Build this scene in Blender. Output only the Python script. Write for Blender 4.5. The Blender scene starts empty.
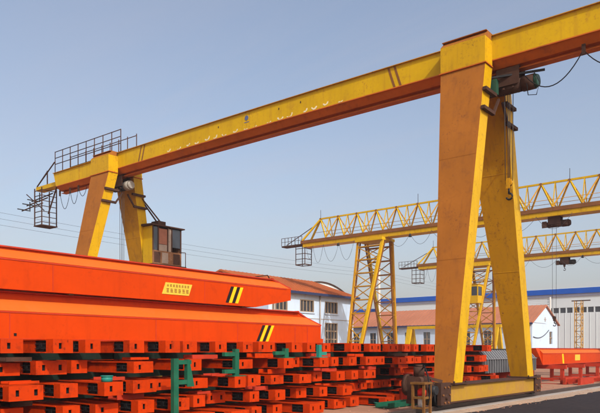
import bpy, math, random
from mathutils import Vector, Matrix
random.seed(11)
R = math.radians
scn = bpy.context.scene
col = scn.collection

# ------------------------------------------------------------------ camera
cam = bpy.data.cameras.new('camera'); camo = bpy.data.objects.new('camera', cam); col.objects.link(camo)
camo.location = (0, 0, 1.7)
camo.rotation_euler = (R(90), 0, math.atan2(.6316, .775))
cam.sensor_width = 36; cam.lens = 39.6; cam.shift_y = .239
cam.clip_start = .1; cam.clip_end = 6000
scn.camera = camo
# ------------------------------------------------------------------ sky and sun
SUN_EL, SUN_DIR = R(38), Vector((.91, -.41))          # horizontal direction towards the sun
w = bpy.data.worlds.new('World'); scn.world = w; w.use_nodes = True
nt = w.node_tree; bg = nt.nodes['Background']
sky = nt.nodes.new('ShaderNodeTexSky'); sky.sky_type = 'NISHITA'; sky.sun_disc = False
sky.sun_elevation = SUN_EL; sky.sun_rotation = math.atan2(SUN_DIR.x, SUN_DIR.y)
sky.air_density = 1.0; sky.dust_density = 4.4; sky.ozone_density = 0; sky.altitude = 0
# thin high veil of cirrus: thicker along the long slant paths near the horizon, with faint wisps
tc = nt.nodes.new('ShaderNodeTexCoord'); sx = nt.nodes.new('ShaderNodeSeparateXYZ'); nt.links.new(tc.outputs['Generated'], sx.inputs[0])
def wmath(op, a, b=None, clamp=False):
    n = nt.nodes.new('ShaderNodeMath'); n.operation = op; n.use_clamp = clamp
    for i, v in enumerate((a, b)):
        if v is None: continue
        if isinstance(v, (int, float)): n.inputs[i].default_value = v
        else: nt.links.new(v, n.inputs[i])
    return n.outputs[0]
zup = wmath('ADD', wmath('MAXIMUM', sx.outputs[2], 0.0), .11)
cb = nt.nodes.new('ShaderNodeCombineXYZ'); nt.links.new(wmath('DIVIDE', sx.outputs[0], zup), cb.inputs[0]); nt.links.new(wmath('DIVIDE', sx.outputs[1], zup), cb.inputs[1])
mpn = nt.nodes.new('ShaderNodeMapping'); mpn.inputs['Rotation'].default_value = (0, 0, R(35)); mpn.inputs['Scale'].default_value = (.55, 2.1, 1); nt.links.new(cb.outputs[0], mpn.inputs[0])
nz = nt.nodes.new('ShaderNodeTexNoise'); nz.inputs['Scale'].default_value = .8; nz.inputs['Detail'].default_value = 6; nz.inputs['Roughness'].default_value = .6; nz.inputs['Distortion'].default_value = .6
nt.links.new(mpn.outputs[0], nz.inputs['Vector'])
wisp = wmath('MULTIPLY', wmath('SUBTRACT', nz.outputs['Fac'], .46, True), .62)
veil = wmath('ADD', wmath('DIVIDE', .075, zup), wisp, True)
mxs = nt.nodes.new('ShaderNodeMix'); mxs.data_type = 'RGBA'; mxs.inputs[7].default_value = (3.1, 2.88, 3.05, 1)
nt.links.new(veil, mxs.inputs[0]); nt.links.new(sky.outputs[0], mxs.inputs[6]); nt.links.new(mxs.outputs[2], bg.inputs[0]); bg.inputs[1].default_value = .14
sl = bpy.data.lights.new('sun', 'SUN'); sl.energy = 2.35; sl.angle = R(.6); sl.color = (1, .975, .94)
so = bpy.data.objects.new('sun', sl); col.objects.link(so)
sd = Vector((SUN_DIR.x * math.cos(SUN_EL), SUN_DIR.y * math.cos(SUN_EL), math.sin(SUN_EL)))
so.rotation_euler = sd.to_track_quat('Z', 'Y').to_euler(); so.location = sd * 60
scn.view_settings.view_transform = 'Standard'; scn.view_settings.look = 'None'
scn.view_settings.exposure = .5; scn.view_settings.gamma = 1
scn.cycles.use_denoising = True

# ------------------------------------------------------------------ materials
MATS = {}
def mat(name, base, rough=.5, var=.25, dirt=None, dirt_amt=.0, scale=1.0, metal=0, streak=0.0, bump=.0, bscale=30, spec=.16, chips=0.0):
    if name in MATS: return MATS[name]
    m = bpy.data.materials.new(name); m.use_nodes = True
    t = m.node_tree; N = t.nodes; L = t.links; b = N['Principled BSDF']
    geo = N.new('ShaderNodeNewGeometry')
    def noise(sc, detail=5, rgh=.6, vec=None, dist=0):
        n = N.new('ShaderNodeTexNoise'); n.inputs['Scale'].default_value = sc; n.inputs['Detail'].default_value = detail
        n.inputs['Roughness'].default_value = rgh; n.inputs['Distortion'].default_value = dist
        L.new(vec if vec else geo.outputs['Position'], n.inputs['Vector']); return n.outputs['Fac']
    def ramp(fac, a, c, lo=0., hi=1.):
        r = N.new('ShaderNodeMapRange'); r.inputs[1].default_value = a; r.inputs[2].default_value = c
        r.inputs[3].default_value = lo; r.inputs[4].default_value = hi; L.new(fac, r.inputs[0]); return r.outputs[0]
    def mix(fac, a, c):
        x = N.new('ShaderNodeMix'); x.data_type = 'RGBA'
        L.new(fac, x.inputs[0])
        for s, v in ((6, a), (7, c)):
            if isinstance(v, tuple): x.inputs[s].default_value = (*v, 1)
            else: L.new(v, x.inputs[s])
        return x.outputs[2]
    dk = tuple(c * (1 - var) for c in base); lt = tuple(min(1, c * (1 + var * .6)) for c in base)
    c = mix(ramp(noise(.7 * scale), .3, .7), dk, lt)
    fine = noise(9 * scale, 6, .65)
    c = mix(ramp(fine, .25, .8, 0, .45), c, dk)
    if streak:
        mp = N.new('ShaderNodeMapping'); mp.inputs['Scale'].default_value = (4.5, 4.5, .35)
        L.new(geo.outputs['Position'], mp.inputs[0])
        c = mix(ramp(noise(1.6, 5, .6, mp.outputs[0]), .52, .78, 0, streak), c, dirt or dk)
    if dirt and dirt_amt:
        c = mix(ramp(noise(2.2 * scale, 8, .68, dist=.4), .62 - .25 * dirt_amt, .82 - .2 * dirt_amt, 0, min(1, .5 + dirt_amt * .5)), c, dirt)
    if dirt and chips:
        mm = N.new('ShaderNodeMath'); mm.operation = 'MULTIPLY'
        L.new(ramp(noise(13, 5, .7), .56, .63), mm.inputs[0]); L.new(ramp(noise(1.1, 5, .6, dist=.6), .46, .66, 0, chips), mm.inputs[1])
        c = mix(mm.outputs[0], c, dirt)
    L.new(c, b.inputs['Base Color'])
    L.new(ramp(fine, .3, .75, rough - .08, min(1, rough + .12)), b.inputs['Roughness'])
    b.inputs['Metallic'].default_value = metal
    b.inputs['Specular IOR Level'].default_value = spec
    if bump:
        bn = N.new('ShaderNodeBump'); bn.inputs['Strength'].default_value = bump; bn.inputs['Distance'].default_value = .02
        L.new(noise(bscale, 4), bn.inputs['Height']); L.new(bn.outputs[0], b.inputs['Normal'])
    MATS[name] = m
    return m
RUST = (.13, .045, .018)
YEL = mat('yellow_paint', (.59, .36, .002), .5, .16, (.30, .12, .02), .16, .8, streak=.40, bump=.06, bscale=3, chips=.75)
DYEL = mat('dusty_yellow_paint', (.36, .205, .02), .6, .14, (.30, .14, .06), .55, .9, streak=.4, chips=.8)
DORG = mat('dust_and_sheen_orange', (.56, .105, .012), .5, .08, (.5, .12, .03), .3, .7, streak=.15)  # paler orange: dust plus the sky sheen of upward slopes painted in
YEL2 = mat('bright_yellow_paint', (.56, .325, .003), .45, .12, RUST, .20, 1.2, streak=.35, chips=.8)
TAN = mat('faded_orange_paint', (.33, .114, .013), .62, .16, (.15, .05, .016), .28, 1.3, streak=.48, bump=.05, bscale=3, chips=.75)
MUST = mat('mustard_and_shade_paint', (.50, .245, .006), .55, .2, RUST, .26, .8, streak=.45, chips=.85)  # dark yellow paint; also paints shade on turned-away leg faces and braces
BROWN2 = mat('dull_brown_paint', (.21, .085, .028), .65, .25, RUST, .35, 1.5)
BROWN = mat('shaded_underside_brown', (.52, .125, .014), .6, .22, RUST, .3, 1)  # brown paints the shade under the girder; flange plates share it
RUSTM = mat('rusty_steel', (.068, .032, .021), .75, .4, (.05, .02, .015), .4, 3, bump=.3)
DARK = mat('dark_steel', (.022, .022, .024), .5, .4, (.06, .03, .02), .2, 4)
BLACK = mat('rubber_and_shade_black', (.010, .010, .011), .6, .3)  # cable rubber, and the black that paints shade inside the end trucks
ORG_ = mat('orange_paint', (.50, .042, .0004), .42, .10, (.30, .026, .002), .22, 1.1, streak=.36, bump=.07, bscale=1.7, spec=.10, chips=.45)
ORG2 = mat('orange_end_truck_paint', (.47, .034, .0004), .5, .14, (.12, .014, .005), .42, 2.2, spec=.10, streak=.25, chips=.8)
RED = mat('red_primer', (.42, .035, .014), .6, .25, RUST, .3, 1.5)
GREEN = mat('green_paint', (.010, .105, .058), .55, .25, (.05, .04, .025), .42, 6)
TEAL = mat('teal_paint', (.02, .20, .16), .45, .15, (.03, .08, .05), .2, 3)
DGREEN = mat('dark_green_steel', (.007, .018, .013), .6, .4, (.03, .02, .015), .3, 3)
WHITE = mat('white_wall', (.50, .62, .76), .8, .09, (.40, .40, .40), .28, .5, streak=.40, bump=.1)
CREAM = mat('sheet_cladding', (.56, .61, .62), .55, .06, (.5, .48, .45), .1, .2, streak=.12)
ROOF = mat('clay_roof', (.40, .105, .03), .8, .2, (.2, .07, .04), .25, .6, bump=.2)
ROOF2 = mat('dusty_clay_roof', (.38, .145, .08), .8, .15, (.28, .13, .08), .25, .4, bump=.2)
BLUE = mat('blue_cladding', (.001, .075, .40), .45, .12)
LILAC = mat('pale_fascia', (.36, .39, .50), .6, .1)
NAVY = mat('dark_blue_fascia', (.03, .04, .10), .5, .2)
GLASS = mat('window_glass', (.03, .035, .045), .12, .3, spec=.8)
FRAME = mat('window_frame', (.30, .22, .15), .6, .2)
WFRAME = mat('pale_frame', (.55, .53, .5), .6, .1)
CABP = mat('cab_panel', (.22, .10, .045), .6, .35, (.36, .30, .26), .35, 4)
CABW = mat('cab_whitewash', (.33, .26, .21), .6, .2, RUST, .3, 5)
CABR = mat('cab_faded_red', (.30, .12, .075), .6, .2, RUST, .2, 5)
GREY = mat('grey_sheet_steel', (.11, .115, .125), .5, .25, (.10, .07, .05), .25, 2.5)
GREY2 = mat('pale_grey_steel', (.19, .195, .21), .5, .15, (.14, .12, .1), .2, 3)
MOTOR = mat('motor_grey', (.30, .28, .24), .5, .2, RUST, .3, 6)
MGREEN = mat('motor_green', (.02, .07, .045), .4, .2, RUST, .2, 6)
REDC = mat('red_cap', (.55, .02, .012), .45, .1)
STRB = mat('black_stripe_paint', (.015, .012, .012), .5, .2)
STRY = mat('yellow_stripe_paint', (.85, .50, .01), .5, .08)
PLATE = mat('label_plate_yellow', (.62, .44, .05), .5, .12, (.4, .3, .1), .3, 8)
INK = mat('label_ink', (.22, .07, .02), .6, .2)
CHALK = mat('white_paint_marks', (.74, .66, .42), .7, .12)
LOGO = mat('emblem_blue', (.10, .13, .24), .5, .2)
CONC = mat('concrete', (.34, .30, .27), .85, .18, (.26, .15, .1), .3, 1.5, bump=.3)
POLE = mat('pole_concrete', (.50, .47, .43), .8, .12, (.3, .28, .25), .2, 2)
WIRE = mat('wire', (.05, .05, .055), .5, .2)
RAILM = mat('rail_steel', (.10, .075, .065), .45, .3, RUST, .3, 3, metal=.5)
WOOD = mat('timber', (.11, .06, .03), .8, .35, (.04, .03, .02), .3, 3)

def ground_mat(name, base, d2, d3, sc):
    m = mat(name, base, .92, .22, d2, .45, sc, bump=.6, bscale=14)
    return m
DIRT = ground_mat('dirt_ground', (.36, .19, .12), (.24, .12, .075), None, .5)
ASPH = mat('asphalt', (.026, .020, .022), .85, .2, (.05, .035, .03), .3, .6, bump=.5, bscale=40)
DUST = mat('dusty_concrete_edge', (.40, .29, .21), .9, .2, (.28, .17, .11), .35, 1.2, bump=.4)

# ------------------------------------------------------------------ mesh building
ORG = {}
class MB:
    def __init__(s): s.v = []; s.f = []; s.sm = []
    def add(s, vs, fs, smooth=False):
        o = len(s.v); s.v += [Vector(p) for p in vs]
        for f in fs: s.f.append([i + o for i in f]); s.sm.append(smooth)
        return s
    def hexa(s, p):   # p[0:4] bottom ring, p[4:8] top ring, counter-clockwise from above
        return s.add(p, [(3, 2, 1, 0), (4, 5, 6, 7), (0, 1, 5, 4), (1, 2, 6, 5), (2, 3, 7, 6), (3, 0, 4, 7)])
    def box(s, x0, x1, y0, y1, z0, z1):
        return s.hexa([(x0, y0, z0), (x1, y0, z0), (x1, y1, z0), (x0, y1, z0), (x0, y0, z1), (x1, y0, z1), (x1, y1, z1), (x0, y1, z1)])
    def frame(s, d):
        d = d.normalized(); up = Vector((0, 0, 1)) if abs(d.z) < .95 else Vector((1, 0, 0))
        a = d.cross(up).normalized(); return a, a.cross(d).normalized()
    def beam(s, p, q, wd, ht=None):
        p, q = Vector(p), Vector(q); ht = ht or wd; a, b = s.frame(q - p); a = a * wd / 2; b = b * ht / 2
        return s.add([p - a - b, p + a - b, p + a + b, p - a + b, q - a - b, q + a - b, q + a + b, q - a + b],
                     [(0, 1, 2, 3), (7, 6, 5, 4), (1, 0, 4, 5), (2, 1, 5, 6), (3, 2, 6, 7), (0, 3, 7, 4)])
    def tube(s, p, q, r, n=12, r2=None):
        p, q = Vector(p), Vector(q); r2 = r if r2 is None else r2; a, b = s.frame(q - p); vs = []
        for c, rr in ((p, r), (q, r2)):
            for i in range(n):
                t = 2 * math.pi * i / n; vs.append(c + (a * math.cos(t) + b * math.sin(t)) * rr)
        s.add(vs, [((i + 1) % n, i, i + n, (i + 1) % n + n) for i in range(n)], True)
        o = len(s.v) - 2 * n
        s.f.append([o + i for i in range(n)]); s.sm.append(False)
        s.f.append([o + 2 * n - 1 - i for i in range(n)]); s.sm.append(False)
        return s
    def path(s, pts, r, n=6):
        pts = [Vector(p) for p in pts]; vs = []
        for i, p in enumerate(pts):
            d = pts[min(i + 1, len(pts) - 1)] - pts[max(i - 1, 0)]; a, b = s.frame(d)
            for k in range(n):
                t = 2 * math.pi * k / n; vs.append(p + (a * math.cos(t) + b * math.sin(t)) * r)
        fs = [(j * n + (k + 1) % n, j * n + k, (j + 1) * n + k, (j + 1) * n + (k + 1) % n) for j in range(len(pts) - 1) for k in range(n)]
        fs += [tuple(range(n)), tuple((len(pts) - 1) * n + n - 1 - k for k in range(n))]
        return s.add(vs, fs, True)
    def prism(s, prof, f0, f1):
        """prof: list of 2-D points; f0, f1 map a 2-D point to the two end positions"""
        n = len(prof); vs = [f0(*p) for p in prof] + [f1(*p) for p in prof]
        return s.add(vs, [(i, (i + 1) % n, (i + 1) % n + n, i + n) for i in range(n)] + [tuple(reversed(range(n))), tuple(range(n, 2 * n))])
    def build(s, name, m, parent=None, org=None):
        import bmesh
        lo = Vector([min(p[i] for p in s.v) for i in range(3)]); hi = Vector([max(p[i] for p in s.v) for i in range(3)])
        o = Vector(org) if org is not None else Vector(((lo.x + hi.x) / 2, (lo.y + hi.y) / 2, (lo.z + hi.z) / 2 if parent else lo.z))
        me = bpy.data.meshes.new(name); me.from_pydata([p - o for p in s.v], [], s.f)
        me.polygons.foreach_set('use_smooth', s.sm)
        bm = bmesh.new(); bm.from_mesh(me); bmesh.ops.recalc_face_normals(bm, faces=bm.faces); bm.to_mesh(me); bm.free()
        me.materials.append(m); ob = bpy.data.objects.new(name, me); col.objects.link(ob)
        return place(ob, o, parent)
def place(ob, o, parent):
    ORG[ob] = Vector(o)
    if parent: ob.parent = parent; ob.location = Vector(o) - ORG[parent]
    else: ob.location = o
    return ob
def thing(name, loc, label, cat, group=None):
    o = bpy.data.objects.new(name, None); col.objects.link(o); o.location = loc; ORG[o] = Vector(loc); o.empty_display_size = .3
    return tag(o, label, cat, group)
def tag(o, label, cat, group=None):
    o['label'] = label; o['category'] = cat
    if group: o['group'] = group
    return o
def struct(o): o['kind'] = 'structure'; return o
def inst(src, loc, parent=None, rz=0):        # copy of one mesh part, sharing its mesh
    c = src.copy(); col.objects.link(c); c.parent = None; ORG[c] = Vector(loc); c.rotation_euler = (0, 0, rz)
    if parent: c.parent = parent; c.location = Vector(loc) - ORG[parent]
    else: c.location = loc
    return c
def sag(p, q, s, n=14):
    p, q = Vector(p), Vector(q)
    return [p.lerp(q, i / n) - Vector((0, 0, 4 * s * (i / n) * (1 - i / n))) for i in range(n + 1)]

# ------------------------------------------------------------------ ground, road, rails
def grid(name, x0, x1, y0, y1, z, m, nx, ny, amp):
    mb = MB(); rnd = random.Random(name)
    vs = []
    for j in range(ny + 1):
        for i in range(nx + 1):
            vs.append((x0 + (x1 - x0) * i / nx, y0 + (y1 - y0) * j / ny, z + rnd.uniform(-amp, amp)))
    mb.add(vs, [(j * (nx + 1) + i, j * (nx + 1) + i + 1, (j + 1) * (nx + 1) + i + 1, (j + 1) * (nx + 1) + i) for j in range(ny) for i in range(nx)], True)
    return struct(mb.build(name, m, None, (0, 0, 0)))
grid('ground', -1500, 1500, -1500, 1500, 0, DIRT, 2, 2, 0)
grid('road', -8.0, 3.5, -40, 180, .012, ASPH, 2, 2, 0)
mb = MB(); rnd = random.Random(5); ys = [-40 + i * .8 for i in range(276)]
edge = [(-7.62 + rnd.uniform(-.10, .10) + .12 * math.sin(y * .31)) for y in ys]
vs = [(-8.21, y, .018) for y in ys] + [(e, y, .018) for e, y in zip(edge, ys)]
n = len(ys); mb.add(vs, [(i, n + i, n + i + 1, i + 1) for i in range(n - 1)])
struct(mb.build('road_edge', DUST, None, (0, 0, 0)))
for nm, x in (('near', -8.57), ('far', -28.75)):
    b = struct(MB().box(x - .35, x + .35, -40, 120, -.2, .03).build('rail_foundation', CONC, None))
    r = MB().box(x - .06, x + .06, -40, 120, .03, .045).box(x - .012, x + .012, -40, 120, .045, .12).box(x - .033, x + .033, -40, 120, .12, .16)
    tag(r.build('crane_rail', RAILM), 'steel rail carrying the %s leg of the big yellow crane' % ('near right' if nm == 'near' else 'far left'), 'rail', 'crane rails')

# ------------------------------------------------------------------ the big box-girder gantry crane
YC, ZT, ZM, ZB = 20.0, 11.37, 10.65, 10.30
G1 = 'gantry crane'
crane = thing('gantry_crane', (-18.6, YC, .16), 'tall yellow box girder gantry crane spanning over the orange girders, nearest the camera', 'gantry crane', 'gantry cranes on the shared rails')
def camber(x): return .06 * max(0, 1 - ((x + 18.6) / 10.5) ** 2)
mb = MB(); xs = [-33.4 + i * (30.4 / 19) for i in range(20)]
prof = [(-.45, ZT), (-.45, ZM), (-.20, ZB + .12), (.20, ZB + .12), (.45, ZM), (.45, ZT)]
for m_, ids, nm in ((YEL, (5, 0, 1), 'main_girder'), (BROWN, (1, 2, 3, 4), 'girder_underside')):  # underside shade is put into its brown colour
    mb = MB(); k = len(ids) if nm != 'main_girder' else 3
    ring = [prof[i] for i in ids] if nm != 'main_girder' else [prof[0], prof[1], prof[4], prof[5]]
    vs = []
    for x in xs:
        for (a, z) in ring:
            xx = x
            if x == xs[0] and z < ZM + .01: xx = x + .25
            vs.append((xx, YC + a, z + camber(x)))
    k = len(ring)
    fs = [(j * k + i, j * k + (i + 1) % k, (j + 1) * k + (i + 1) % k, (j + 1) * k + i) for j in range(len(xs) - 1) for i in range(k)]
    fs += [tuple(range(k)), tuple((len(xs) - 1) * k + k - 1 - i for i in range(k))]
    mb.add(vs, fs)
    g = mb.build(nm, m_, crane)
    if nm == 'main_girder': girder = g
def along(x0, x1, y0, y1, z0, z1, nseg=16):
    mb = MB()
    for i in range(nseg):
        a = x0 + (x1 - x0) * i / nseg; b = x0 + (x1 - x0) * (i + 1) / nseg; ca, cb = camber(a), camber(b)
        mb.hexa([(a, y0, z0 + ca), (b, y0, z0 + cb), (b, y1, z0 + cb), (a, y1, z0 + ca), (a, y0, z1 + ca), (b, y0, z1 + cb), (b, y1, z1 + cb), (a, y1, z1 + ca)])
    return mb
along(-33.4, -3.0, YC - .52, YC + .52, ZT + .003, ZT + .023).build('top_flange', MUST, girder)
along(-33.1, -3.0, YC - .47, YC - .453, ZM - .035, ZM + .0).build('lower_lip', BROWN, girder)
along(-33.1, -3.0, YC - .015, YC + .015, ZB + .02, ZB + .117).build('runway_web', BROWN, girder)
along(-33.1, -3.0, YC - .15, YC + .15, ZB - .005, ZB + .018).build('runway_flange', BROWN, girder)
# slanted brown stripes where the girder is spliced
yf = YC - .45
def strip(x0, x1, z0, z1, wd, m_, nm, y=yf, t=.006):
    mb = MB(); c0, c1 = camber(x0), camber(x1)
    mb.hexa([(x0 - wd / 2, y - t, z0 + c0), (x0 + wd / 2, y - t, z0 + c0), (x0 + wd / 2, y + .002, z0 + c0), (x0 - wd / 2, y + .002, z0 + c0),
             (x1 - wd / 2, y - t, z1 + c1), (x1 + wd / 2, y - t, z1 + c1), (x1 + wd / 2, y + .002, z1 + c1), (x1 - wd / 2, y + .002, z1 + c1)])
    return mb.build(nm, m_, girder)
for x, dx in ((-12.0, .24), (-11.76, .24), (-25.65, -.22), (-25.40, -.22)): strip(x + dx, x, ZM + .01, ZT - .01, .085, BROWN2, 'splice_stripe')
# worn white letters along the lower half of the girder web
rm = random.Random(3)
for i in range(17):
    x = -23.6 + i * .60 + rm.uniform(-.12, .12); zc = ZM + .16 + rm.uniform(-.03, .05); rr = rm.uniform(.10, .16)
    a0, a1 = (200 + rm.uniform(-10, 40), 350 + rm.uniform(-40, 25)); pts = []
    mb = MB(); nseg = 8; outer = []; inner = []
    for k in range(nseg + 1):
        t = R(a0 + (a1 - a0) * k / nseg); th = rm.uniform(.03, .075)
        outer.append((x + math.cos(t) * (rr + th * .5), zc + math.sin(t) * (rr + th * .4))); inner.append((x + math.cos(t) * (rr - th * .5), zc + math.sin(t) * (rr - th * .5)))
    for k in range(nseg):
        q = [inner[k], inner[k + 1], outer[k + 1], outer[k]]
        mb.hexa([(a, yf - .005, max(b, ZM + .02) + camber(a)) for a, b in q] + [(a, yf + .003, max(b, ZM + .02) + camber(a)) for a, b in q])
    mb.build('paint_mark', CHALK, girder)
# small round emblem with a short bar below
x = -18.75; mb = MB(); mb.tube((x, yf - .012, 11.13 + camber(x)), (x, yf + .002, 11.13 + camber(x)), .10, 14); mb.build('emblem', LOGO, girder)
strip(x, x, 10.94, 10.97, .26, LOGO, 'emblem_bar')
for x in (-20.4, -17.0, -15.9): MB().box(x - .02, x + .02, yf - .01, yf + .002, 11.12, 11.2).build('web_scar', RUSTM, girder)
for x in (-30.9, -29.8): strip(x, x, ZM + .01, ZT - .01, .05, MUST, 'seam')

ZS = 10.43
def leg_set(outer, inner_top, inner_bot, near):
    """saddle box over the girder, two box legs spread along the rail and the end carriage"""
    X0, X1 = sorted((outer, inner_top))
    lid = MB()
    for sg in (-1, 1):
        ya, yb = sorted((YC + sg * 1.0, YC + sg * .456)); sad = MB().box(X0, X1, ya, yb, ZS, ZT - .14).build('girder_saddle', YEL2, crane)
        lid.hexa([(X0, YC + sg * 1.0, ZT - .137), (X1, YC + sg * 1.0, ZT - .137), (X1, YC + sg * .53, ZT - .137), (X0, YC + sg * .53, ZT - .137),
                  (X0, YC + sg * .80, ZT + .05), (X1, YC + sg * .80, ZT + .05), (X1, YC + sg * .53, ZT + .05), (X0, YC + sg * .53, ZT + .05)])
    lid.box(X0, X1, YC - .9, YC + .9, ZT + .053, ZT + .075)
    lid.build('saddle_lid', TAN, crane)
    for sg in (-1, 1):
        MB().box(X0 - .04, X1 + .04, *sorted((YC + sg * 1.03, YC + sg * .50)), ZS - .035, ZS - .002).build('flange_plate', BROWN, crane)
        yo_t, yi_t = YC + sg * .98, YC + sg * .46; yo_b, yi_b = YC + sg * 3.1, YC + sg * 2.55
        zt, zb = ZS - .038, .78
        A0, A1 = sorted((outer, inner_top)); B0, B1 = sorted((outer, inner_bot))
        def ring(y, z, t):
            return (A0 + (B0 - A0) * t, A1 + (B1 - A1) * t)
        # body of the leg
        m = MB().hexa([(B0, min(yo_b, yi_b), zb), (B1, min(yo_b, yi_b), zb), (B1, max(yo_b, yi_b), zb), (B0, max(yo_b, yi_b), zb),
                       (A0, min(yo_t, yi_t), zt), (A1, min(yo_t, yi_t), zt), (A1, max(yo_t, yi_t), zt), (A0, max(yo_t, yi_t), zt)])
        leg = m.build('leg', YEL2, crane)
        # plate skins of the broad faces (weathered tan; mustard with shade painted in), 6 mm proud
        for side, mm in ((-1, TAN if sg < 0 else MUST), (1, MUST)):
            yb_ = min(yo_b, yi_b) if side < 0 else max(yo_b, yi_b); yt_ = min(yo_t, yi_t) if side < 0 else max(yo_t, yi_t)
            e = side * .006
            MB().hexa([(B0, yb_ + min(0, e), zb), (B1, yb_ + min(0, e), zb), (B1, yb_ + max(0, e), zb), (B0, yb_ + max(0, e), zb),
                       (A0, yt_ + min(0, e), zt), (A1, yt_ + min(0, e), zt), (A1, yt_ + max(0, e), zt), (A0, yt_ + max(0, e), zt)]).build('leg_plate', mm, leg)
        for v in (.30, .63):     # horizontal weld seams across the outer face
            zz = zt + (zb - zt) * v; f = lambda p_, q_: p_ + (q_ - p_) * v
            yy_ = f(min(yo_t, yi_t), min(yo_b, yi_b)) - .011
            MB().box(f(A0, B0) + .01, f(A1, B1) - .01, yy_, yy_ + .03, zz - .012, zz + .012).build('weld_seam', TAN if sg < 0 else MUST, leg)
        MB().box(B0 - .12, B1 + .12, min(yo_b, yi_b) - .15, max(yo_b, yi_b) + .15, .74, .777).build('base_plate', RUSTM, leg)
        for (px_, py_) in ((B0 - .06, min(yo_b, yi_b) - .09), (B1 + .06, min(yo_b, yi_b) - .09), (B0 - .06, max(yo_b, yi_b) + .09), (B1 + .06, max(yo_b, yi_b) + .09)):
            MB().tube((px_, py_, .777), (px_, py_, .83), .025, 6).build('bolt', RUSTM, leg)
    inn = max(A0, A1) if near else min(A0, A1)
    inn = X1 if True else inn
    # brown bracing frames between the two legs just under the girder
    for z, off in ((9.55, 0), (8.95, 0)):
        y_half = .98 + (ZS - z) / 9.65 * 2.12
        y_in = .46 + (ZS - z) / 9.65 * 2.09
        xx = X1 - (0 if near else (ZS - z) / 9.65 * .9) + .07
        MB().box(xx - .06, xx + .06, YC - y_half - .02, YC - y_in + .25, z - .05, z + .05).build('leg_bracket', RUSTM, crane)
        MB().box(xx - .06, xx + .06, YC + y_in - .25, YC + y_half + .02, z - .05, z + .05).build('leg_bracket', RUSTM, crane)
    z = 8.9; y_in = .46 + (ZS - z) / 9.65 * 2.09; xx = X1 - (0 if near else .14) + .08
    MB().beam((xx, YC - y_in + .2, z), (xx, YC - .15, 9.5), .07).build('diagonal_brace', RUSTM, crane)
    MB().beam((xx, YC + y_in - .2, z), (xx, YC + .15, 9.5), .07).build('diagonal_brace', RUSTM, crane)
    # end carriage on the rail
    c = (outer + inner_bot) / 2
    body = MB().box(c - .25, c + .25, 16.75, 23.25, .26, .705)
    ec = body.build('end_carriage', DYEL, crane)
    MB().box(c - .33, c + .33, 16.65, 23.35, .708, .737).build('carriage_cap', RUSTM, ec)
    MB().box(c - .31, c + .31, 16.7, 23.3, .225, .257).build('carriage_sill', RUSTM, ec)
    for y in (16.45, 23.55):
        sgy = -1 if y < YC else 1
        for dx in (-.30, .19): MB().box(c + dx, c + dx + .11, y - .30, y + .29, .20, .80).build('wheel_housing', RUSTM, ec)
        w_ = MB().tube((c - .07, y, .42), (c + .07, y, .42), .26, 20).tube((c - .13, y, .42), (c - .07, y, .42), .31, 20).tube((c + .07, y, .42), (c + .13, y, .42), .31, 20)
        wh = w_.build('wheel', DARK, ec)
        MB().tube((c - .36, y, .42), (c + .36, y, .42), .07, 10).build('axle', RUSTM, wh)
        if near:
            for a in range(6):
                by, bz = y + .2 * math.cos(a * math.pi / 3), .47 + .24 * math.sin(a * math.pi / 3)
                MB().tube((c + .30, by, bz), (c + .34, by, bz), .028, 6).build('bolt', BROWN2, ec)
        MB().box(c - .12, c + .12, *sorted((y + sgy * .29, y + sgy * .52)), .50, .62).build('buffer', RUSTM, ec)
    return c, ec
cn, ecn = leg_set(-8.27, -9.75, -8.87, True)
cf, ecf = leg_set(-29.0, -27.5, -28.4, False)
# drive gear on the near end of the carriage
x = cn; P0 = 15.78
MB().box(x - .52, x + .02, P0 - .02, P0 + .34, .28, .98).build('gearbox', RUSTM, ecn)
MB().tube((x - .62, P0 + .15, .74), (x - .52, P0 + .15, .74), .30, 20).build('gear_wheel_cover', RUSTM, ecn)
MB().tube((x + .021, P0 + .12, .62), (x + .10, P0 + .12, .62), .26, 20).build('open_gear', RUSTM, ecn)
MB().tube((x - .25, P0 + .16, .98), (x - .25, P0 + .16, 1.24), .15, 14).tube((x - .25, P0 + .16, 1.24), (x - .25, P0 + .16, 1.30), .10, 14).build('drive_motor', RUSTM, ecn)
MB().tube((x + .10, P0 + .12, .62), (x + .30, P0 + .12, .62), .12, 14).build('brake_drum', DARK, ecn)
MB().tube((x - .02, P0 - .02, .88), (x - .02, P0 - .32, .88), .11, 12).build('brake_motor', RUSTM, ecn)
MB().beam((x - .30, P0 + .1, 1.02), (x + .24, P0 + .55, .84), .08).build('torque_arm', RUSTM, ecn)
MB().beam((x - .5, P0 - .05, .30), (x + .2, P0 - .05, .30), .10).build('drive_base', RUSTM, ecn)
MB().path([(x - .1, P0 + .1, 1.2), (x + .05, P0 - .1, 1.28), (x + .22, P0 - .2, 1.0), (x + .3, P0 - .25, .6), (x + .26, P0 - .3, .25)], .022).build('motor_cable', BLACK, ecn)
for (yy, zz) in ((P0 + .02, .36), (P0 + .3, .36), (P0 + .02, .9), (P0 + .3, .9)):
    MB().tube((x + .02, yy, zz), (x + .05, yy, zz), .03, 6).build('bolt', RUSTM, ecn)
gx, gy = x + .10, 15.24
fr = MB()
for dx in (-.19, .13):
    for dy in (0, .34): fr.box(gx + dx, gx + dx + .06, gy + dy, gy + dy + .06, .03, .80)
    fr.box(gx + dx + .002, gx + dx + .058, gy + .06, gy + .34, .42, .48)
fr.box(gx - .21, gx + .21, gy - .02, gy + .42, .80, .855).box(gx - .13, gx + .13, gy + .01, gy + .05, .42, .48).box(gx - .13, gx + .13, gy + .01, gy + .40, .16, .20)
fr.box(gx - .05, gx + .05, gy + .40, P0 + .0, .24, .34)
fr.build('guard_frame', mat('rusty_yellow_paint', (.19, .09, .02), .7, .35, RUST, .75, 5, chips=.9), ecn)
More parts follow.
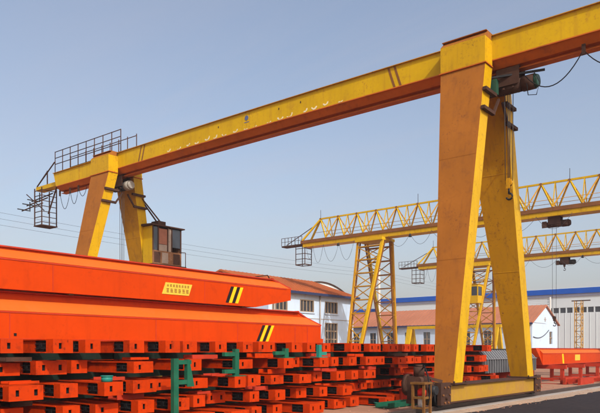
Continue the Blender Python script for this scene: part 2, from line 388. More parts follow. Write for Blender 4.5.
MB().tube((gx, gy + .2, .20), (gx, gy + .2, .50), .10, 14).build('slip_ring_housing', WFRAME, ecn)
MB().tube((gx + .02, gy + .18, .50), (gx + .02, gy + .18, .64), .115, 14).tube((gx + .02, gy + .18, .64), (gx + .02, gy + .18, .70), .115, 14, .05).build('housing_cap', REDC, ecn)

# railing on the left overhang
z0 = ZT + .026
rl = MB()
for zz in (.45, .78, 1.12): rl.tube((-33.2, YC - .47, z0 + zz), (-27.25, YC - .47, z0 + zz), .022, 8)
for zz in (.5, 1.05): rl.tube((-33.2, YC + .47, z0 + zz), (-27.25, YC + .47, z0 + zz), .022, 8)
rail = rl.build('walkway_railing', RUSTM, crane)
for i in range(9):
    xx = -33.2 + i * 5.95 / 8
    for yy in (YC - .47, YC + .47): MB().tube((xx, yy, z0), (xx, yy, z0 + 1.14), .024, 8).build('railing_post', RUSTM, rail)
# collector platform, ladder cage and current collectors at the far left end
cp = MB().box(-35.6, -33.15, YC - .25, YC + .25, 10.78, 11.0).build('collector_platform', YEL, crane)
MB().beam((-35.5, YC - .24, 11.02), (-33.3, YC - .44, 12.0), .05).build('stay', RUSTM, cp)
MB().beam((-35.5, YC - .24, 11.02), (-34.4, YC - .24, 11.7), .05).build('stay', RUSTM, cp)
MB().beam((-34.4, YC - .24, 11.0), (-34.4, YC - .24, 11.75), .05).build('stay', RUSTM, cp)
MB().beam((-33.3, YC - .3, 10.7), (-34.2, YC - .3, 9.3), .06).build('stay', RUSTM, cp)
lad = MB()
for dx in (-.38, .38):
    for dy in (-.45, .45): lad.beam((-35.0 + dx, YC + dy, 8.75), (-35.0 + dx, YC + dy, 10.85), .05)
ladder = lad.build('ladder_cage', RUSTM, crane)
for k in range(7):
    zz = 8.9 + k * .3
    MB().beam((-35.38, YC - .45, zz), (-34.62, YC - .45, zz), .035).build('rung', RUSTM, ladder)
    MB().beam((-34.62, YC - .45, zz), (-34.62, YC + .45, zz), .035).build('rung', RUSTM, ladder)
MB().box(-35.42, -34.58, YC - .5, YC + .5, 8.70, 8.748).build('cage_floor', RUSTM, ladder)
for k, zz in enumerate((9.95, 10.3, 10.6)):
    a = MB().beam((-34.6, YC - .4 + .3 * k, zz), (-36.9, YC - .4 + .3 * k, zz - .15), .05).build('collector_arm', RUSTM, cp)
    MB().beam((-36.75, YC - .75 + .3 * k, zz - .1), (-36.75, YC - .05 + .3 * k, zz - .1), .05).build('collector_shoe', DARK, a)
    MB().beam((-36.0, YC - .4 + .3 * k, zz - .3), (-36.0, YC - .4 + .3 * k, zz + .25), .045).build('insulator', DARK, a)
MB().beam((-36.2, YC - .5, 10.65), (-36.2, YC + .6, 9.9), .04).build('arm_link', RUSTM, cp)
# operator cab beside the far rear leg
cx0, cx1, cy0, cy1, cz0, cz1 = -27.76, -26.98, 21.25, 23.15, 6.1, 8.05
cab = MB().box(cx0, cx1, cy0, cy1, cz0, cz0 + .7).box(cx0, cx0 + .05, cy0, cy1, cz0 + .7, cz1).box(cx0 + .05, cx1 - .06, cy1 - .05, cy1, cz0 + .7, cz1).box(cx0 + .05, cx1 - .06, cy0 + .05, cy0 + .08, cz0 + .7, cz1).build('operator_cab', CABP, crane)
MB().box(cx0, cx1 - .02, cy0 - .006, cy0 + .045, cz0 + .02, cz1 - .02).build('side_panel', YEL, cab)
MB().hexa([(cx0 - .1, cy0 - .15, cz1), (cx1 + .12, cy0 - .15, cz1), (cx1 + .12, cy1 + .15, cz1 - .0), (cx0 - .1, cy1 + .15, cz1),
           (cx0 - .1, cy0 - .15, cz1 + .12), (cx1 + .12, cy0 - .15, cz1 + .06), (cx1 + .12, cy1 + .15, cz1 + .06), (cx0 - .1, cy1 + .15, cz1 + .12)]).build('cab_roof', RUSTM, cab)
MB().box(cx0 - .06, cx1 + .15, cy0 - .05, cy1 + .22, cz0 - .16, cz0 - .003).build('cab_floor', RUSTM, cab)
for i, yy in enumerate((cy0, cy0 + .34, cy0 + .95, cy0 + 1.22, cy1 - .07)): MB().box(cx1 - .06, cx1 + .01, yy, yy + .07, cz0 + .7, cz1 - .002).build('cab_post', RUSTM, cab)
for (ya, yb, za, zb, mm, nm) in ((cy0 + .41, cy0 + .95, cz0 + 1.05, cz1 - .1, CABR, 'faded_panel'), (cy0 + .41, cy0 + .95, cz0 + .7, cz0 + 1.03, CABW, 'pale_panel'),
                                 (cy0 + .07, cy0 + .34, cz0 + .7, cz1 - .05, GLASS, 'window'), (cy0 + 1.02, cy0 + 1.22, cz0 + .7, cz1 - .05, CABW, 'pale_panel'),
                                 (cy0 + 1.29, cy1 - .07, cz0 + .95, cz1 - .05, GLASS, 'window')):
    MB().box(cx1 - .04, cx1 - .015, ya, yb, za, zb).build(nm, mm, cab)
for (ya, yb, mm, nm) in ((cy0 + .1, cy0 + .5, RUSTM, 'dark_panel'), (cy0 + .6, cy0 + 1.0, CABW, 'pale_panel'), (cy0 + 1.35, cy1 - .1, RUSTM, 'dark_panel')):
    MB().box(cx1, cx1 + .012, ya, yb, cz0 + .08, cz0 + .62).build(nm, mm, cab)
hd = MB().tube((cx1 + .1, cy1 + .2, cz0 - .1), (cx1 + .1, cy1 + .2, cz0 + .75), .02, 8).tube((cx1 + .1, cy1 + .2, cz0 + .75), (cx1 + .02, cy1 - .05, cz0 + .75), .02, 8)
hd.build('handrail', RUSTM, cab)
for dx in (0, .28):
    MB().beam((-27.75 + dx * .3, 20.95, 9.6), (-27.45 + dx, 22.1, cz1 + .1), .06).build('hanger_rod', RUSTM, crane)
MB().box(-27.65, -27.1, 21.7, 22.2, cz1 + .125, cz1 + .30).build('roof_fitting', RUSTM, cab)
# festoon cable under the girder
fc = MB()
fy = YC - .30
pts = []
for (a, b, s) in ((-7.3, -5.65, .62), (-5.6, -3.9, .6)): fc.path(sag((a, fy, 9.95 if a < -7 else 10.22), (b, fy, 10.22), s), .016)
fes = fc.build('festoon_cable', BLACK, crane)
fc = MB()
fc.path(sag((-33.0, fy, 10.3), (-32.0, fy, 10.3), .95), .014).path(sag((-32.0, fy, 10.3), (-31.2, fy, 10.3), .8), .014).path(sag((-31.2, fy, 10.3), (-30.4, fy, 10.3), .5), .014)
fc.build('festoon_cable', BLACK, crane)
for xx in (-5.62, -3.9, -33.0, -32.0, -31.2): MB().box(xx - .05, xx + .05, fy - .03, fy + .03, 10.12, 10.42).build('cable_trolley', RUSTM, fes)

def hoist(x, yc, zt, length, hook_z, label, body_m, end_m, ropes=4, side=0.0):
    h = thing('electric_hoist', (x, yc, zt), label, 'hoist', 'hoists hanging under the cranes')
    L2 = length / 2; zc = zt - .42
    MB().tube((x - L2 * .55, yc, zc), (x + L2 * .5, yc, zc), .21, 18).build('drum', body_m, h)
    MB().tube((x + L2 * .5, yc, zc), (x + L2, yc, zc), .23, 18).build('motor', body_m if end_m == MGREEN else end_m, h)
    MB().tube((x + L2, yc, zc), (x + L2 + .10, yc, zc), .22, 18, .17).build('motor_cap', end_m, h)
    MB().tube((x - L2, yc, zc), (x - L2 * .55, yc, zc), .18, 18).box(x - L2 * .95, x - L2 * .6, yc - .26, yc - .19, zc - .22, zc + .2).build('gear_case', body_m, h)
    for s in (-.26, .235): MB().box(x - L2 * .5, x + L2 * .45, yc + s, yc + s + .025, zc - .02, zt + .10).build('side_plate', RUSTM, h)
    for dx in (-L2 * .4, L2 * .35):
        for s in (-1, 1): MB().tube((x + dx, yc + s * .06, zt + .085), (x + dx, yc + s * .14, zt + .085), .06, 12).build('trolley_wheel', DARK, h)
    for dx in (-L2 * .2, L2 * .2):
        MB().beam((x + dx, yc - .26, zc - .1), (x + dx, yc + .26, zc - .1), .05).build('tie_bolt', RUSTM, h)
    rx = x - L2 * .1
    for i in range(ropes):
        dx = (-.10, .10, -.05, .05)[i]; dy = (-.04, .04, .07, -.07)[i]
        MB().tube((rx + dx, yc + dy, hook_z + .25), (rx + dx * 1.2, yc + dy, zc - .15), .011, 6).build('rope', WIRE, h)
    hb = MB().tube((rx, yc - .06, hook_z + .2), (rx, yc + .06, hook_z + .2), .11, 16).box(rx - .06, rx + .06, yc - .09, yc - .062, hook_z, hook_z + .32).box(rx - .06, rx + .06, yc + .062, yc + .09, hook_z, hook_z + .32).build('hook_block', MUST if side == 0 else RUSTM, h)
    pts = [(rx, yc, hook_z + .02), (rx, yc, hook_z - .14)]
    for k in range(9):
        t = R(100 - k * 33); pts.append((rx + .015 + .095 * math.cos(t), yc, hook_z - .235 + .095 * math.sin(t)))
    MB().path(pts, .03, 8).build('hook', DARK, hb)
    return h
hh = hoist(-7.85, YC, ZB - .03, 1.5, 6.7, 'dark electric hoist under the big yellow girder beside the near right leg', RUSTM, MGREEN)
MB().beam((-8.45, YC - .5, 10.1), (-6.85, YC + .1, 10.16), .06).build('towing_arm', DARK, hh)
MB().path([(-7.1, YC - .2, 10.1), (-6.9, YC - .2, 9.7), (-7.0, YC - .2, 9.35), (-7.25, YC - .2, 9.4), (-7.3, YC - .2, 9.8)], .014).build('loose_cable', BLACK, hh)
MB().box(-8.5, -8.15, YC - .45, YC - .25, 9.6, 10.05).build('control_box', MGREEN, hh)
hoist(-27.75, YC, ZB - .03, 1.3, 3.9, 'grey motor hoist under the big yellow girder beside the far left leg', DARK, MOTOR)

# ------------------------------------------------------------------ two lattice truss gantry cranes behind
def truss_crane(yc, label, cab_on):
    t = thing('truss_gantry_crane', (-18.6, yc, .16), label, 'gantry crane', 'gantry cranes on the shared rails')
    Z0, Z1, Z2 = 10.45, 11.0, 12.75; XL, XR = -35.6, -2.6; ph = .925
    MB().box(XL + .2, XR, yc - .50, yc + .50, Z0, Z1 - .24).build('bottom_beam', YEL2, t)
    wk = MB().box(XL, XR, yc - .50, yc + .50, Z1 - .237, Z1 - .12).build('walkway', BROWN2, t)
    for s in (-1, 1): MB().box(XL, XR, *sorted((yc + s * .505, yc + s * .56)), Z1 - .235, Z1 + .02).build('bottom_chord', BROWN2, t)
    nodes = [XL + 1.75 + 2 * ph * i for i in range(17)]
    MB().beam((nodes[0] - .1, yc, Z2), (nodes[-1] + .1, yc, Z2), .12, .12).build('top_chord', YEL, t)
    for i, x in enumerate(nodes):
        for s in (-1, 1):
            for d in (-1, 1):
                x1 = x + d * ph if not (i == 0 and d < 0) else XL + .2
                MB().beam((x + d * .03, yc + s * .03, Z2 - .06), (x1, yc + s * .53, Z1 + .02), .085 if not (i == 0 and d < 0) else .13).build('brace', YEL if s < 0 and d > 0 or i == 0 else MUST, t)  # yellow for sunlit braces, darker mustard paints the shaded ones
            if i < len(nodes) - 1:
                MB().beam((x + ph, yc + s * .03, Z2 - .06), (x + ph, yc + s * .53, Z1 + .02), .055).build('truss_post', YEL, t)
        MB().tube((x, yc - .085, Z2 - .03), (x, yc + .085, Z2 - .03), .10, 10).build('node_plate', BROWN2, t)
    for x in (nodes[0], nodes[5], nodes[11]): MB().tube((x, yc, Z2 + .06), (x, yc, Z2 + .75), .018, 6).build('lamp_rod', WIRE, t)
    rl = MB()
    for s in (-1, 1): rl.tube((nodes[0], yc + s * .64, Z1 + .5), (XR, yc + s * .64, Z1 + .5), .018, 6)
    rl.build('handrail', MUST, t)
    def leg_pair(out_t, in_t, out_b, in_b):
        a, b = sorted((out_t, in_t))
        MB().box(a - .1, b + .1, yc - .95, yc + .95, Z0 - .22, Z0 - .005).build('leg_head', YEL, t)
        for s in (-1, 1):
            yt, yb = yc + s * .70, yc + s * 2.9
            lg = None
            def P(u, v, back):    # u 0 outer..1 inner, v 0 top..1 bottom
                return Vector((out_t + (in_t - out_t) * u + ((out_b + (in_b - out_b) * u) - (out_t + (in_t - out_t) * u)) * v,
                               yt + (yb - yt) * v + back * s * -.34 * (1 - .3 * v), (Z0 - .23) + (.62 - (Z0 - .23)) * v))
            lg = MB().beam(P(1, 0, 0), P(1, 1, 0), .20).build('leg', YEL2 if s < 0 else MUST, t)
            MB().beam(P(0, 0, 0), P(0, 1, 0), .14).build('outer_post', MUST if s < 0 else YEL, lg)
            for u in (0, 1): MB().beam(P(u, 0, 1), P(u, 1, 1), .10).build('inner_post', BROWN2, lg)
            nb = 9
            for k in range(nb):
                v0, v1 = (k + .35) / nb, (k + 1.35) / nb
                for bk in (0, 1):
                    MB().beam(P(0, v0, bk), P(1, v0, bk), .075).build('rung', BROWN2 if bk else MUST, lg)
                    if v1 < 1.05:
                        u0 = (k + bk) % 2
                        MB().beam(P(u0, v0, bk), P(1 - u0, min(v1, .99), bk), .06).build('diagonal', MUST, lg)
                for u in (0, 1): MB().beam(P(u, v0, 0), P(u, v0, 1), .06).build('tie', MUST, lg)
        c = (out_b + in_b) / 2
        ec = MB().box(c - .25, c + .25, yc - 3.4, yc + 3.4, .24, .70).build('end_carriage', YEL, t)
        for y in (yc - 3.0, yc + 3.0): MB().tube((c - .31, y, .40), (c + .31, y, .40), .24, 16).build('wheel', DARK, ec)
    leg_pair(-29.6, -27.3, -29.2, -28.2)
    leg_pair(-7.4, -9.95, -8.07, -9.07)
    # collector platform and cage on the left end
    cp = MB().box(-37.9, XL + .1, yc - .35, yc + .35, Z1 - .32, Z1 - .2).build('collector_platform', RUSTM, t)
    for k in range(7):
        MB().beam((-37.9 + k * .38, yc - .35, Z1 - .2), (-37.9 + k * .38, yc - .35, Z1 + .45), .035).build('railing_post', RUSTM, cp)
    MB().beam((-37.9, yc - .35, Z1 + .45), (-35.6, yc - .35, Z1 + .45), .035).beam((-37.9, yc - .35, Z1 + .12), (-35.6, yc - .35, Z1 + .12), .03).build('railing', RUSTM, cp)
    cg = MB()
    for dx in (-.5, .5):
        for dy in (-.45, .45): cg.beam((-35.7 + dx, yc + dy, 9.0), (-35.7 + dx, yc + dy, Z1 - .2), .05)
    for dy in (-.45, .45): cg.beam((-36.22, yc + dy, 9.0), (-35.18, yc + dy, 9.0), .06)
    for dx in (-.5, .5): cg.beam((-35.7 + dx, yc - .47, 9.0), (-35.7 + dx, yc + .47, 9.0), .055)
    cg = cg.build('ladder_cage', RUSTM, t)
    for k in range(4):
        zz = 9.03 + k * .45
        MB().beam((-36.2, yc - .45, zz), (-35.2, yc - .45, zz), .05).beam((-35.2, yc - .45, zz), (-35.2, yc + .45, zz), .05).build('rung', RUSTM, cg)
    MB().beam((-37.6, yc, Z1 - .1), (-34.6, yc, Z1 + 1.2), .05).build('stay', RUSTM, cp)
    f = MB(); xs = [-35.0, -34.3, -33.2, -31.6, -30.1]
    for a, b in zip(xs, xs[1:]): f.path(sag((a, yc - .5, 10.5), (b, yc - .5, 10.5), 1.1 if b - a < 1 else 1.5), .012, 5)
    f.build('festoon_cable', WIRE, t); f = MB()
    xs = [-26.9, -25.0, -23.2, -20.4, -18.3, -15.5, -13.2]
    for a, b in zip(xs, xs[1:]): f.path(sag((a, yc - .5, 10.5), (b, yc - .5, 10.5), .9), .012, 5)
    f.build('festoon_cable', WIRE, t)
    for x in (-31.7, -25.0, -18.3): MB().tube((x, yc - .47, 10.22), (x, yc - .47, 10.44), .13, 10, .05).build('lamp', DARK, t)
    if cab_on:
        x0, x1, y0, y1, z0, z1 = -28.9, -27.6, yc - 2.6, yc - 1.3, 6.35, 8.2
        cb = MB().box(x0, x1, y0, y1, z0, z0 + .75).box(x0, x1, y0, y1, z1 - .2, z1)
        cb.box(x0, x0 + .62, y0, y0 + .07, z0 + .75, z1 - .2).box(x0, x0 + .06, y0 + .07, y1, z0 + .75, z1 - .2).box(x1 - .07, x1, y1 - .3, y1, z0 + .75, z1 - .2).box(x1 - .09, x1, y0, y0 + .09, z0 + .75, z1 - .2)
        cb = cb.build('operator_cab', YEL2, t)
        MB().box(x0 + .63, x1 - .1, y0 + .03, y0 + .05, z0 + .76, z1 - .21).build('window', GLASS, cb)
        MB().box(x1 - .05, x1 - .03, y0 + .1, y1 - .31, z0 + .76, z1 - .21).build('window', GLASS, cb)
        MB().box(x0 - .05, x1 + .05, y0 - .05, y1 + .05, z1 + .003, z1 + .05).build('cab_roof', MUST, cb)
    return t
truss_crane(44.3, 'yellow lattice truss gantry crane standing midway, in front of the white two storey workshop', False)
truss_crane(64.3, 'farthest yellow truss gantry crane with a yellow operator cab on its leg', True)
hoist(-14.4, 44.3, 10.40, 1.7, 3.6, 'rusty brown hoist under the middle truss crane near the right edge', RUSTM, RUSTM, 2, 1)
hoist(-20.0, 64.3, 10.40, 1.7, 9.55, 'dark hoist under the farthest truss crane near the right edge', RUSTM, DARK, 2, 1)

# ------------------------------------------------------------------ small yellow portal in front of the long house
p = thing('portal_crane', (-35, 72, 0), 'low yellow portal frame with splayed legs in front of the long white house', 'portal crane')
MB().box(-41.4, -29.4, 71.8, 72.2, 4.25, 4.6).build('beam', YEL, p)
for x in (-41.0, -35.2, -29.9):
    for s in (-1, 1):
        MB().hexa([(x - .22, 72 + s * 1.5 - .2, .02), (x + .22, 72 + s * 1.5 - .2, .02), (x + .22, 72 + s * 1.5 + .2, .02), (x - .22, 72 + s * 1.5 + .2, .02),
                   (x - .3, 72 + s * .25 - .2, 4.247), (x + .3, 72 + s * .25 - .2, 4.247), (x + .3, 72 + s * .25 + .2, 4.247), (x - .3, 72 + s * .25 + .2, 4.247)]).build('leg', YEL, p)

# ------------------------------------------------------------------ orange crane girders lying upside down on the stacks
def orange_girder(name, y0, y1, xc, zb, H, hb, slope, label, hw=.34, tip=1.0, under=0.0, nose=False, sx=.26):
    """box below, sloping shoulders, rail flange on top; runs along the rails"""
    t = thing(name, (xc, (y0 + y1) / 2, zb), label, 'crane girder', 'orange crane girders')
    zs, zn = zb + hb, zb + hb + slope; nk = hw - sx
    # (y offset of the +Y end for each profile level): end is cut back at the top
    lev = [(-hw, zb, under), (hw, zb, under), (hw, zs, 0), (nk, zn, tip * .55), (nk, zb + H - .05, tip), (-nk, zb + H - .05, tip), (-nk, zn, tip * .55), (-hw, zs, 0)]
    if under: lev[0] = (-hw, zb, under * 3.0); lev[1] = (hw, zb, under * 3.0); lev.insert(2, (hw, zb + hb * .45, 0)); lev.append((-hw, zb + hb * .45, 0))
    m = MB(); n = len(lev); vs = [(xc + a, y0, z) for a, z, e in lev] + [(xc + a, y1 - e, z) for a, z, e in lev]
    m.add(vs, [(i, (i + 1) % n, (i + 1) % n + n, i + n) for i in range(n)] + [tuple(reversed(range(n))), tuple(range(n, 2 * n))])
    body = m.build('box_body', ORG_, t)
    MB().box(xc - .19, xc + .19, y0, y1 - tip - .02, zb + H - .047, zb + H - .015).build('rail_flange', RED, t)
    MB().box(xc + hw - .0, xc + hw + .012, y0, y1 - .05 - under * .3, zs - .035, zs - .006).build('shoulder_seam', RED, t)
    if not under:
        MB().box(xc + hw, xc + hw + .014, y0, y1 - .02, zb + .003, zb + .035).build('bottom_edge', RED, t)
    e = .006
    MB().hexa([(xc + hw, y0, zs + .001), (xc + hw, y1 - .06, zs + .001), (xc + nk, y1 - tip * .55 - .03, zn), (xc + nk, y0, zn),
               (xc + hw + e, y0, zs + .001 + e), (xc + hw + e, y1 - .06, zs + .001 + e), (xc + nk + e, y1 - tip * .55 - .03, zn + e), (xc + nk + e, y0, zn + e)]).build('shoulder_plate', DORG, t)  # skin over the slope, its sheen painted into the orange
    # sloped rim plate on the cut end
    MB().hexa([(xc - nk - .04, y1 - tip - .02, zb + H - .05), (xc + nk + .04, y1 - tip - .02, zb + H - .05), (xc + nk + .04, y1 - tip + .06, zb + H - .05), (xc - nk - .04, y1 - tip + .06, zb + H - .05),
               (xc - nk - .04, y1 - tip - .02, zb + H + .01), (xc + nk + .04, y1 - tip - .02, zb + H + .01), (xc + nk + .04, y1 - tip + .06, zb + H + .01), (xc - nk - .04, y1 - tip + .06, zb + H + .01)]).build('end_rim', RED, t)
    mbr = MB()
    for a, b in (((nk, zb + H - .03, tip), (nk, zn, tip * .55)), ((nk, zn, tip * .55), (hw, zs, 0))):
        mbr.beam((xc + a[0], y1 - a[2] + .01, a[1]), (xc + b[0] + .0, y1 - b[2] + .01, b[1]), .05)
    mbr.build('end_edge', RED, t)
    if nose: MB().box(xc - hw * .8, xc + hw * .8, y1 + .002, y1 + .22, zb + .03, zb + .17).build('nose_plate', ORG_, t)
    return t, xc + hw, body
GX = -14.05
low, lf, lb = orange_girder('crane_girder', -6, 17.95, GX, 1.91, 1.08, .62, .26, 'longer orange crane girder with striped end lying directly on the stacked end trucks', tip=.95, nose=True)
up, uf, ub = orange_girder('crane_girder', -6, 16.35, GX, 3.0, .96, .66, .20, 'upper orange crane girder carrying a yellow label, piled on the longer girder', tip=.7, under=.55, sx=.2)
def hazard(t, xf, y, z0, z1, lean, w_=.12, gap=.13):
    for k, mm in enumerate((STRB, STRY, STRB, STRY)):
        ya = y + k * gap
        MB().hexa([(xf + .001, ya, z0), (xf + .006, ya, z0), (xf + .006, ya + w_, z0), (xf + .001, ya + w_, z0),
                   (xf + .001, ya + lean, z1), (xf + .006, ya + lean, z1), (xf + .006, ya + w_ + lean, z1), (xf + .001, ya + w_ + lean, z1)]).build('hazard_stripe', mm, t)
hazard(low, lf, 14.72, 1.96, 2.46, .28, .12, .14)
hazard(up, uf, 13.42, 3.07, 3.55, .22, .12, .13)
# end panel seams on the longer girder
for y in (16.55, 17.2): MB().box(lf, lf + .008, y, y + .025, 1.94, 2.46).build('panel_seam', RED, low)
MB().box(lf, lf + .01, 7.1, 7.16, 2.0, 2.06).build('plug_hole', BLACK, low)
# yellow label plate with two rows of characters
ly0, ly1, lz0, lz1 = 11.16, 12.08, 3.17, 3.48
pl = MB().hexa([(uf + .001, ly0 - .06, lz0), (uf + .012, ly0 - .06, lz0), (uf + .012, ly1 - .06, lz0 - .0), (uf + .001, ly1 - .06, lz0),
                (uf + .001, ly0 + .06, lz1), (uf + .012, ly0 + .06, lz1), (uf + .012, ly1 + .06, lz1), (uf + .001, ly1 + .06, lz1)]).build('label_plate', PLATE, up)
rk = random.Random(8)
def glyph(y, z, h, wd):
    m = MB(); x0, x1 = uf + .0125, uf + .0165
    for r_ in range(3):
        zz = z + h * (.1 + .4 * r_)
        if rk.random() < .85: m.box(x0, x1, y + rk.uniform(0, .2) * wd, y + wd * rk.uniform(.7, .95), zz - h * .06, zz + h * .06)
    for c_ in range(2):
        yy = y + wd * (.25 + .4 * c_); m.box(x0, x1 + .001, yy - wd * .07, yy + wd * .07, z + h * rk.uniform(0, .3), z + h * rk.uniform(.75, 1))
    m.build('character', INK, pl)
for i in range(8): glyph(ly0 + .10 + i * .10, lz0 + .20, .07, .075)
for i in range(6): glyph(ly0 + .08 + i * .135, lz0 + .05, .11, .10)

MB().path([(GX + .05, 15.0, 3.97), (GX + .05, 15.3, 4.02), (GX + .05, 15.55, 4.06), (GX + .05, 15.62, 4.0), (GX + .05, 15.63, 3.9)], .02).build('lifting_rod', RUSTM, up)
for y in (3.5, 7.0, 10.9, 13.9): MB().box(lf + .001, lf + .006, y, y + .018, 1.95, 2.49).build('plate_seam', RED, low)
for y in (4.2, 8.0, 12.6): MB().box(uf + .001, uf + .006, y, y + .018, 3.03, 3.62).build('plate_seam', RED, up)
# the stack-support beams for the upper girder
for y in (2.0, 8.5, 14.2):
    tag(MB().box(GX - .3, GX + .3, y - .06, y + .06, 2.967, 2.999).build('packing_strip', WOOD), 'thin timber strip between the two orange girders, %s' % {2.0: 'at the left frame edge', 8.5: 'left of the yellow label', 14.2: 'below the short end stripes'}[y], 'timber', 'packing strips')

# ------------------------------------------------------------------ stacked orange end trucks
def truck_proto(W, H, L, two=False):
    m = MB(); h2 = W / 2; t = .022
    hd = .22
    # head: a front plate with a slot, sides, top and bottom
    s0, s1 = -h2 + .12, -h2 + .185; z0, z1 = H * .30, H * .72
    q0, q1 = (h2 - .17, h2 - .10)
    if two: m.box(-t, 0, s1, q0, 0, H).box(-t, 0, q1, h2, 0, H).box(-t, 0, q0, q1, 0, z0).box(-t, 0, q0, q1, z1, H)
    else: m.box(-t, 0, s1, h2, 0, H)
    m.box(-t, 0, -h2, s0, 0, H).box(-t, 0, s0, s1, 0, z0).box(-t, 0, s0, s1, z1, H)
    m.box(-hd, -t, -h2, -h2 + t, 0, H).box(-hd, -t, h2 - t, h2, 0, H)
    m.box(-L, -t, -h2 + t, h2 - t, H - t, H - .001).box(-L, -t, -h2 + t, h2 - t, .001, t)
    # body behind the wheel opening, webs slightly set in from the flanges
    m.box(-L, -.62, -h2 + .03, -h2 + .05, t, H - t).box(-L, -.62, h2 - .05, h2 - .03, t, H - t).box(-L, -L + t, -h2 + .05, h2 - .05, t, H - t)
    m.box(-L, -.22, -h2 - .012, -h2 + t, H - t - .001, H).box(-L, -.22, -h2 - .012, -h2 + t, 0, t)
    body = m.build('body', ORG2, None, (0, 0, 0))
    wl = MB()
    wl.box(-.625, -.221, -h2 + .055, h2 - .045, t + .001, H - t - .001)  # black fill painted as the shade inside the wheel opening
    wl.tube((-.42, -h2 + .03, H * .5), (-.42, -h2 + .056, H * .5), H * .44, 14)
    wl.tube((-.42, -h2 + .008, H * .5), (-.42, -h2 + .03, H * .5), H * .2, 10)
    wheel = wl.build('wheel', BLACK, None, (0, 0, 0))
    slot_fill = MB().box(-.23, -.06, -h2 + .05, h2 - .05, H * .12, H * .88).build('slot_shade_block', BLACK, None, (0, 0, 0))  # added black block so the slot looks dark inside
    m2 = MB().box(-.60, -.24, -h2 + .01, -h2 + .03, H * .30, H * .36).box(-.60, -.24, -h2 + .01, -h2 + .03, H * .62, H * .68).build('bearing_strap', DARK, None, (0, 0, 0))
    return (body, wheel, slot_fill, m2)
protos = [truck_proto(.42, .26, 2.7), truck_proto(.62, .26, 2.7, True), truck_proto(.50, .23, 2.7), truck_proto(.36, .26, 2.7)]
first = [True] * 4
ords = ['first', 'second', 'third', 'fourth', 'fifth', 'sixth', 'seventh', 'eighth', 'ninth', 'tenth', 'eleventh', 'twelfth', 'thirteenth', 'fourteenth',
        'fifteenth', 'sixteenth', 'seventeenth', 'eighteenth', 'nineteenth', 'twentieth', 'twenty-first', 'twenty-second', 'twenty-third', 'twenty-fourth', 'twenty-fifth']
layers = ['bottom', 'second lowest', 'middle', 'second highest', 'top']
ZL = [.03, .41, .82, 1.23, 1.64]
def put_truck(kind, loc, rz, label):
    t = thing('end_truck', loc, label, 'end truck', 'orange end trucks piled under the girders')
    t.rotation_euler = (R(rt.uniform(-.5, .5)), R(rt.uniform(-.35, .35)), rz)
    for src in protos[kind]:
        c = src if first[kind] else src.copy()
        if not first[kind]: col.objects.link(c)
        c.parent = t; c.location = (0, 0, 0); ORG[c] = Vector(loc)
    first[kind] = False
    return t
rt = random.Random(21)
FX = -11.25
cols = [5.0 + i * .87 for i in range(25)]
for ci, y in enumerate(cols):
    for li in range(5):
        kind = rt.choice((0, 3, 1, 2)) if li < 4 else rt.choice((0, 1, 3))
        x = FX + rt.uniform(-.42, .16) + (4 - li) * .14 * (.4 + rt.random() * .8) - (.35 if rt.random() < .15 else 0)
        yy = y + rt.uniform(-.10, .10)
        if 17.2 < y < 21.5 and li < 3:
            if li > 0: x -= .9
            elif y > 18.5: x -= .9
        if li == 2 and ci == 3: x = FX + .45; yy = 7.58; kind = 0
        if li == 3 and ci in (5, 7): x -= 1.3
        if li == 2 and ci == 7: x = FX + .45; yy = 11.05
        if li == 3 and ci == 9: x = FX + .32; yy = 12.95
        if li == 3 and ci == 11: x = FX + .30; yy = 14.5
        if li == 4 and ci in (7, 9, 11): x = FX - .25
        if li == 0 and 16 < y < 18.4: x += .3
        hgt = .32 if kind < 2 else .29
        put_truck(kind, (x, yy, ZL[li]), R(rt.uniform(-3.5, 3.5)), 'orange steel end truck, %s layer of the %s stack from the left' % (layers[li], ords[ci]))
# dark packing beams between the layers, running along the pile
pb = [('bottom layer', .0, .029), ('second lowest layer', .292, .409), ('middle layer', .672, .819), ('second highest layer', 1.082, 1.229), ('top layer', 1.492, 1.639)]
for nm, z0, z1 in pb:
    for xx, side in ((FX - 1.25, 'front'), (FX - 2.35, 'back')):
        for k in range(5):
            ya = 4.4 + k * 4.32
            seg = {0: 'leftmost', 1: 'second from the left', 2: 'middle', 3: 'fourth from the left', 4: 'rightmost'}[k]
            tag(MB().box(xx - .09, xx + .09, ya, ya + 4.28, z0 + .001, z1).build('packing_beam', DGREEN),
                'dark green packing beam under the %s of end trucks, %s row, %s' % (nm, side, seg), 'beam', 'packing beams in the pile')
# bearers lifting the long girder off the pile
for y, wd in ((6.3, 'left'), (11.4, 'middle'), (16.3, 'right')):
    tag(MB().box(GX - .5, GX + .5, y - .09, y + .09, 1.893, 1.909).build('bearer', WOOD), 'flat timber bearer under the longer orange girder, %s one' % wd, 'timber', 'girder bearers')

# loose off-cut plates dropped into the gaps of the pile
rl_ = random.Random(41)
for gi, (zz, nm) in enumerate(((.672, 'below the middle layer'), (1.082, 'below the second highest layer'), (1.492, 'below the top layer'))):
    for k in range(7):
        y = 6.2 + k * 2.2 + rl_.uniform(-.5, .5); x = FX - .32 + rl_.uniform(-.10, .06); L_ = rl_.uniform(.35, .8); a = R(rl_.uniform(-4, 4)); hh_ = rl_.uniform(.05, .12)
        m = MB().box(-.16, .16, -L_ / 2, L_ / 2, 0, hh_ * .25).box(-.16, -.14, -L_ / 2, L_ / 2, hh_ * .25, hh_).box(.14, .16, -L_ / 2, L_ / 2, hh_ * .25, hh_)
        o = m.build('steel_offcut', (RED, ORG2, RUSTM, RED)[rl_.randrange(4)], None, (0, 0, 0)); o.location = (x, y, zz); o.rotation_euler = (0, 0, a)
        tag(o, 'short channel off-cut lying in the gap %s, %s from the left' % (nm, ords[k]), 'steel offcut', 'loose off-cuts in the pile')

